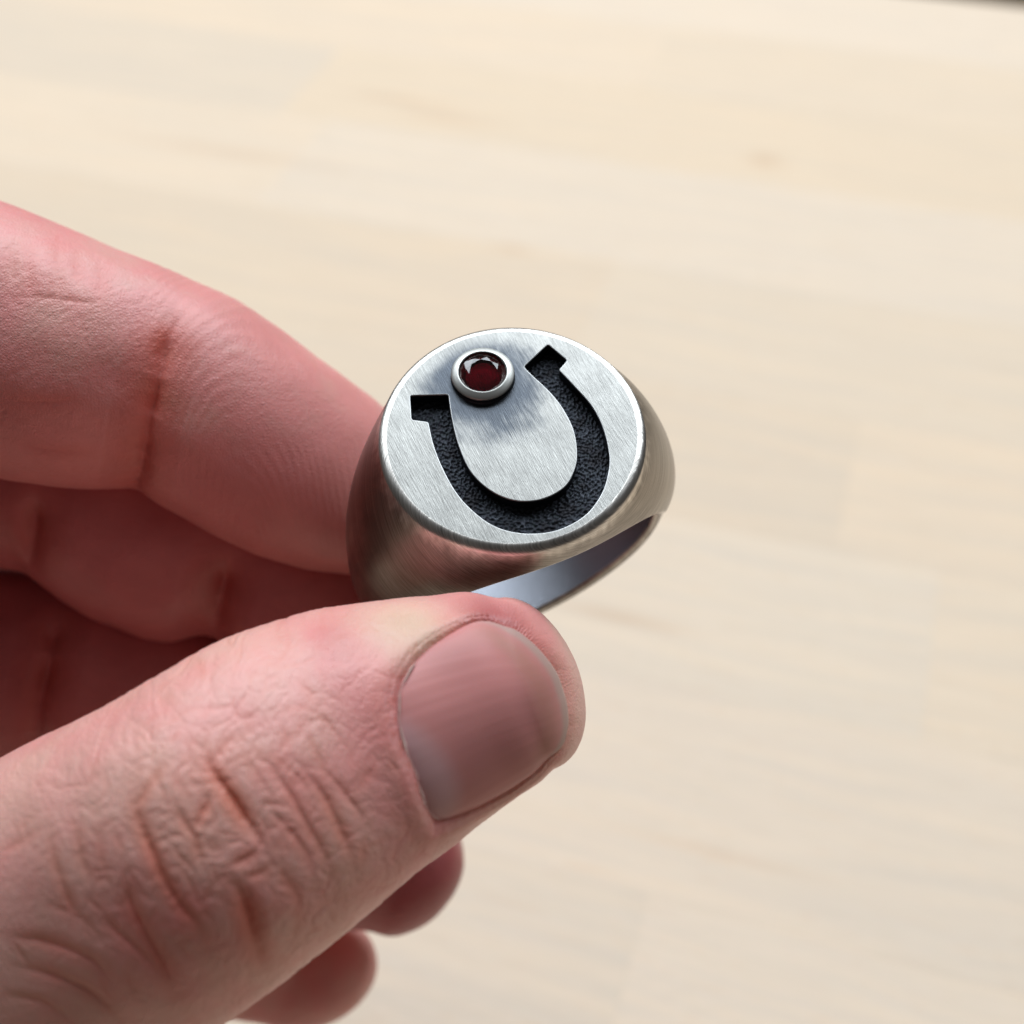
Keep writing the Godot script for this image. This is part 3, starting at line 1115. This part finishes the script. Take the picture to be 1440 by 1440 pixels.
func build_nail(f: Finger, mid: Vector2, outline: Array, lim: PackedFloat32Array, hand: Node3D):
	var N := lim.size()
	var sm := PackedFloat32Array()
	for k in N:
		var s := 0.0
		for d in range(-4, 5): s += lim[(k + d + N) % N]
		sm.append(s / 9.0)
	var R := 44
	var v := PackedVector3Array()
	var n := PackedVector3Array()
	var col := PackedColorArray()
	var idx := PackedInt32Array()
	for i in R + 2:
		var rr := pow(minf(i / float(R), 1.0), 0.8)
		for k in N:
			var ang := TAU * k / N - PI
			var dir := Vector2(cos(ang), sin(ang))
			var q := dir * sm[k] * maxf(rr, 0.002)
			var s := surf(f, nail_grid(f, q, mid))
			var tip := smoothstep(0.25, 0.7, dir.dot(Vector2(1, -0.12)))
			var edge := (1.0 - rr) * sm[k]
			var off := 0.06 - 0.36 * (1.0 - tip) * exp(-edge / 0.9) + 0.22 * (1.0 - exp(-edge / 0.7))
			if i > R: off -= 0.35
			var ridge := 0.012 * folds.get_noise_2d(q.y * 2.2, q.x * 0.12)
			v.append((s[0] + s[1] * (off + ridge)) * MM)
			n.append(s[1])
			# pink bed, pale moon at the root, greyish free edge
			var moon := 1.0 - smoothstep(-0.9, 0.7, (q - Vector2(-6.0, 1.5)).length() - 3.7)
			var free := tip * (1.0 - smoothstep(0.35, 0.75, edge))
			var band := tip * exp(-pow((edge - 1.4) / 0.7, 2.0))
			var c := Vector3(0.60, 0.24, 0.225) * (1.0 + 0.06 * folds.get_noise_2d(q.y * 1.6, q.x * 0.1) + 0.1 * mottled.get_noise_2d(q.x * 2.0, q.y * 2.0))
			c = c.lerp(Vector3(0.66, 0.45, 0.47), moon * 0.5)
			c = c.lerp(Vector3(0.44, 0.21, 0.15), band * 0.5)
			c = c.lerp(Vector3(0.45, 0.33, 0.28), free * 0.7)
			col.append(Color(c.x, c.y, c.z))
	# true normals of the plate
	for i in R + 2:
		for k in N:
			var a := v[mini(i + 1, R + 1) * N + k] - v[maxi(i - 1, 0) * N + k]
			var b := v[i * N + (k + 1) % N] - v[i * N + (k + N - 1) % N]
			var d := a.cross(b)
			if i > 0 and d.length_squared() > 1e-24:
				d = d.normalized()
				n[i * N + k] = d if d.dot(n[i * N + k]) > 0 else -d
	for k in N: n[k] = n[N]
	quads(idx, R + 2, N, true, true)
	var m := StandardMaterial3D.new()
	m.vertex_color_use_as_albedo = true
	m.roughness = 0.45
	m.metallic_specular = 0.28
	m.subsurf_scatter_enabled = true
	m.subsurf_scatter_strength = 0.08
	m.clearcoat_enabled = true
	m.clearcoat = 0.15
	m.clearcoat_roughness = 0.3
	mesh_of("thumbnail", v, n, idx, m, hand, PackedVector2Array(), col)
	# dry pale rim of skin along the root of the nail
	v = PackedVector3Array()
	n = PackedVector3Array()
	idx = PackedInt32Array()
	var rows := 0
	var from := 2.35
	for k in 181:
		var ang := from + (4.35 - from) * k / 180.0
		var dir := Vector2(cos(ang), sin(ang))
		var a2 := wrapf(ang, -PI, PI)
		var reach := sm[clampi(int((a2 + PI) / TAU * N), 0, N - 1)]
		var q := dir * (reach - 0.30 + 0.10 * folds.get_noise_2d(k * 0.05, 3.0))
		var s := surf(f, nail_grid(f, q, mid))
		var s2 := surf(f, nail_grid(f, q + dir.orthogonal() * 0.05, mid))
		var t: Vector3 = (s2[0] - s[0]).normalized()
		var side := t.cross(s[1]).normalized()
		var fat := 0.05 * clampf(0.7 + 1.1 * folds.get_noise_2d(k * 0.06, 40.0), 0.25, 1.2) * smoothstep(0.0, 0.1, minf(k, 180 - k) / 180.0)
		for c in 8:
			var w: Vector3 = side * cos(TAU * c / 8.0) * 1.5 + s[1] * sin(TAU * c / 8.0)
			v.append((s[0] + s[1] * 0.012 + w * fat) * MM)
			n.append(w.normalized())
		rows += 1
	quads(idx, rows, 8, true)
	var dry := StandardMaterial3D.new()
	dry.albedo_color = Color(0.74, 0.52, 0.46).linear_to_srgb()
	dry.roughness = 0.6
	mesh_of("cuticle", v, n, idx, dry, hand)

func build_index():
	var st := [
		[-76.20, 20.52, -21.00, 3.52, 14.65, 0.00, 12.00],
		[-62.76, 17.74, -13.00, 2.73, 13.37, 0.00, 11.00],
		[-51.50, 15.71, -9.00, 2.10, 11.51, 0.00, 10.20],
		[-42.91, 13.66, -7.00, 2.71, 9.95, 0.00, 9.60],
		[-37.70, 12.51, -6.50, 2.82, 9.18, 0.00, 9.20],
		[-32.57, 10.80, -6.50, 2.82, 8.64, 0.00, 8.90],
		[-28.68, 9.82, -7.00, 2.65, 8.17, 0.00, 8.60],
		[-25.71, 9.23, -7.60, 2.38, 7.67, 0.00, 8.20],
		[-22.81, 8.00, -8.20, 2.22, 7.80, 0.00, 8.40],
		[-19.47, 5.91, -9.40, 2.06, 7.81, 0.00, 8.60],
		[-15.93, 3.80, -11.00, 1.74, 7.55, 0.00, 8.40],
		[-12.42, 2.13, -13.00, 1.50, 6.82, 0.00, 7.80],
		[-9.31, 0.72, -15.00, 1.25, 5.61, 0.00, 7.00],
		[-6.68, -0.28, -16.50, 0.93, 3.94, 0.00, 6.20],
	]
	var f := sweep(st, Vector3(3.04, -1.52, 1.00), 520, 40, 330, 0.74, 2.1)
	crease(f, [Vector2(-22.66, 13.83),Vector2(-23.04, 12.39),Vector2(-23.62, 10.32),Vector2(-24.39, 7.68),Vector2(-24.96, 4.56),Vector2(-25.44, 1.44),Vector2(-25.83, -0.72)], 0.8, 1.0, 0.75)
	crease(f, [Vector2(-23.43, 11.04),Vector2(-23.91, 9.60),Vector2(-24.34, 7.87),Vector2(-24.67, 6.24),Vector2(-25.01, 4.32),Vector2(-25.35, 2.40),Vector2(-25.54, 0.96),Vector2(-25.83, -1.20)], 0.8, 1.3, 0.6)
	crease(f, [Vector2(-23.14, 12.87),Vector2(-23.91, 11.52),Vector2(-24.39, 10.56)], 0.4, 0.2, 0.9)
	crease(f, [Vector2(-34.56, 14.40),Vector2(-31.68, 14.50),Vector2(-29.28, 14.16),Vector2(-27.36, 14.02)], 0.22, 0.12, 0.2)
	for g in [[Vector2(-32.74, 18.72),Vector2(-32.55, 15.84),Vector2(-32.64, 14.40)], [Vector2(-30.72, 18.48),Vector2(-30.53, 16.32),Vector2(-30.63, 13.92)], [Vector2(-27.84, 17.04),Vector2(-27.79, 15.36),Vector2(-28.03, 13.44)], [Vector2(-33.60, 18.24),Vector2(-33.79, 15.36)], [Vector2(-29.38, 17.76),Vector2(-29.28, 14.88)], [Vector2(-34.56, 7.68),Vector2(-31.68, 7.39),Vector2(-28.80, 7.68)], [Vector2(-33.60, 4.80),Vector2(-30.72, 4.22),Vector2(-27.84, 4.13)]]:
		crease(f, g, 0.3, 0.12, 0.3)
	for i in f.ns:
		for j in f.nt:
			var k := i * f.nt + j
			var p := f.pos[k]
			var q := Vector2(p.x, p.y).rotated(0.42)
			# friction ridges: tall loops round the middle of the pad, fading out towards the back of the finger
			var pad := smoothstep(0.0, 1.2, p.x - -23.76)
			var arc := Vector2((p.x - -18.72) * 1.0, (p.y - -2.64) * (0.38 if p.y > -2.64 else 0.9)).length()
			var ridge := sin(arc * TAU / 0.46 + 2.0 * folds.get_noise_2d(p.x * 0.4, p.y * 0.4))
			var wr := 1.0 - absf(folds.get_noise_3d(q.x * 2.4, q.y * 0.7, p.z))
			f.disp[k] += 0.013 * ridge * smoothstep(0.0, 1.2, (p.x - -23.76) + 0.12 * p.y) * smoothstep(-0.6, 0.2, mottled.get_noise_2d(p.x, p.y) + 0.3)
			f.disp[k] += 0.08 * mottled.get_noise_3d(p.x * 2.0, p.y * 2.0, p.z * 2.0) - 0.03 * pow(wr, 9.0) * (1.0 - 0.6 * pad) + 0.014 * pores.get_noise_3d(p.x * 1.5, p.y * 1.5, p.z * 1.5)
	put_skin(f, func(ff, i, j, p, red):
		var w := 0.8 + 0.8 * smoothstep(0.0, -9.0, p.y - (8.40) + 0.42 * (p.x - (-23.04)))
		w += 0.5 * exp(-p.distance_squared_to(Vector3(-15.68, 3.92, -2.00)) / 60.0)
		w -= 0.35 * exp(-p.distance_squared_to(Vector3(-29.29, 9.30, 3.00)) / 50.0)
		return skin_tone(p, red, w))

func plain_finger(st: Array, cap: Vector3, creases: Array, warm_shade: float):
	var f := sweep(st, cap, 240, 30, 150, 0.70, 2.1)
	for c in creases: crease(f, c, 0.9, 1.3, 0.7)
	for i in f.ns:
		for j in f.nt:
			var k := i * f.nt + j
			var p := f.pos[k]
			f.disp[k] += 0.18 * mottled.get_noise_3d(p.x * 1.6, p.y * 1.6, p.z * 1.6) + 0.03 * folds.get_noise_3d(p.x, p.y, p.z)
	put_skin(f, func(ff, i, j, p, red): return skin_tone(p, red, warm_shade))

func build_lower_fingers():
	# middle finger
	plain_finger([
		[-73.36, 7.71, -27.00, 3.08, 14.49, 0.00, 10.00],
		[-59.42, 4.43, -22.00, 2.66, 12.12, 0.00, 9.80],
		[-48.25, 4.14, -18.00, 2.00, 9.56, 0.00, 9.20],
		[-41.88, 4.07, -17.00, 1.70, 8.38, 0.00, 8.60],
		[-37.92, 3.31, -17.00, 1.13, 8.01, 0.00, 8.80],
		[-33.96, 1.81, -17.00, 2.83, 7.81, 0.00, 9.00],
		[-28.99, -1.02, -17.50, 3.41, 7.84, 0.00, 9.00],
		[-24.41, -2.91, -18.00, 3.28, 7.48, 0.00, 8.40],
		[-21.08, -3.58, -18.50, 3.01, 6.34, 0.00, 8.00],
		[-18.15, -5.90, -19.00, 3.17, 7.06, 0.00, 8.40],
		[-14.18, -8.82, -19.50, 3.18, 6.51, 0.00, 8.20],
		[-10.46, -11.91, -20.00, 2.91, 5.52, 0.00, 7.40],
		[-7.59, -14.15, -20.50, 2.33, 4.23, 0.00, 6.40]],
		Vector3(3.50, -2.51, 1.00), [[Vector2(-19.30, -3.36),Vector2(-19.73, -5.28),Vector2(-20.07, -8.30)], [Vector2(-32.26, 1.44),Vector2(-32.45, -1.44),Vector2(-32.59, -3.98)]], 2.0)  # rear finger: shade of the hollow painted into its skin colour
	# ring finger
	plain_finger([
		[-70.82, -6.47, -33.00, 2.91, 11.64, 0.00, 9.50],
		[-59.84, -8.46, -29.00, 2.19, 9.71, 0.00, 9.20],
		[-50.75, -11.92, -26.00, 1.83, 10.39, 0.00, 9.20],
		[-44.68, -12.83, -24.50, 1.21, 9.51, 0.00, 8.80],
		[-41.04, -13.08, -24.00, 1.35, 8.87, 0.00, 8.80],
		[-36.08, -13.08, -24.00, 2.41, 8.57, 0.00, 9.20],
		[-29.89, -14.95, -24.50, 2.72, 8.00, 0.00, 9.20],
		[-24.20, -18.57, -25.50, 2.89, 8.22, 0.00, 8.60],
		[-19.57, -23.39, -26.00, 3.06, 6.88, 0.00, 7.90],
		[-15.35, -26.71, -26.50, 3.07, 6.75, 0.00, 7.40],
		[-12.02, -29.59, -27.00, 2.77, 6.16, 0.00, 6.60],
		[-9.28, -31.29, -27.50, 2.17, 5.29, 0.00, 5.70]],
		Vector3(4.70, -0.87, 0.50), [[Vector2(-30.96, -7.20),Vector2(-31.39, -10.08),Vector2(-31.87, -17.28)]], 2.0)  # skin darkened here too, painted shade of the closed hand
	# little finger
	plain_finger([
		[-73.59, -21.51, -38.00, 3.02, 9.41, 0.00, 8.50],
		[-60.76, -27.59, -35.00, 2.30, 6.57, 0.00, 8.20],
		[-51.30, -29.06, -33.50, 1.95, 6.01, 0.00, 7.80],
		[-43.34, -31.05, -33.00, 1.94, 5.82, 0.00, 7.60],
		[-35.90, -32.99, -33.00, 2.26, 6.47, 0.00, 7.40],
		[-29.06, -36.85, -33.50, 2.43, 6.66, 0.00, 7.00],
		[-23.30, -39.93, -34.00, 2.44, 6.03, 0.00, 6.50],
		[-19.30, -42.08, -34.50, 2.29, 5.10, 0.00, 5.60]],
		Vector3(6.61, -1.11, 0.50), [[Vector2(-31.68, -17.76),Vector2(-32.64, -21.12),Vector2(-33.12, -24.48)]], 0.8)

func build_palm():
	var st := [  # first rows: added sheet behind the fingers that blocks light from behind
		[-34.44, -19.01, -47.00, 6.46, 24.75, 0.00, 3.50],
		[-50.59, -16.39, -46.00, 3.56, 23.51, 0.00, 5.00],
		[-66.25, -10.81, -43.00, 4.88, 26.15, 0.00, 9.00],
		[-75.54, -6.57, -35.00, 8.54, 28.90, 0.00, 14.00],
		[-75.49, -7.28, -25.00, 5.76, 35.17, 0.00, 17.00],
		[-80.89, -14.95, -21.00, 2.34, 37.81, 0.00, 22.00],
		[-90.55, -20.94, -17.00, -1.13, 34.52, 0.00, 22.00],
		[-103.94, -25.01, -15.00, -2.78, 26.12, 0.00, 20.00],
		[-128.95, -32.24, -15.00, -5.56, 22.23, 0.00, 20.00],
	]
	st.reverse()
	var f := sweep(st, Vector3(5, 0, -1), 90, 14, 90, 0.5, 2.3)
	for i in f.ns:
		for j in f.nt:
			var p := f.pos[i * f.nt + j]
			f.disp[i * f.nt + j] += 0.4 * mottled.get_noise_3d(p.x * 0.8, p.y * 0.8, p.z * 0.8)
	put_skin(f, func(ff, i, j, p, red): return skin_tone(p, red, 0.6))
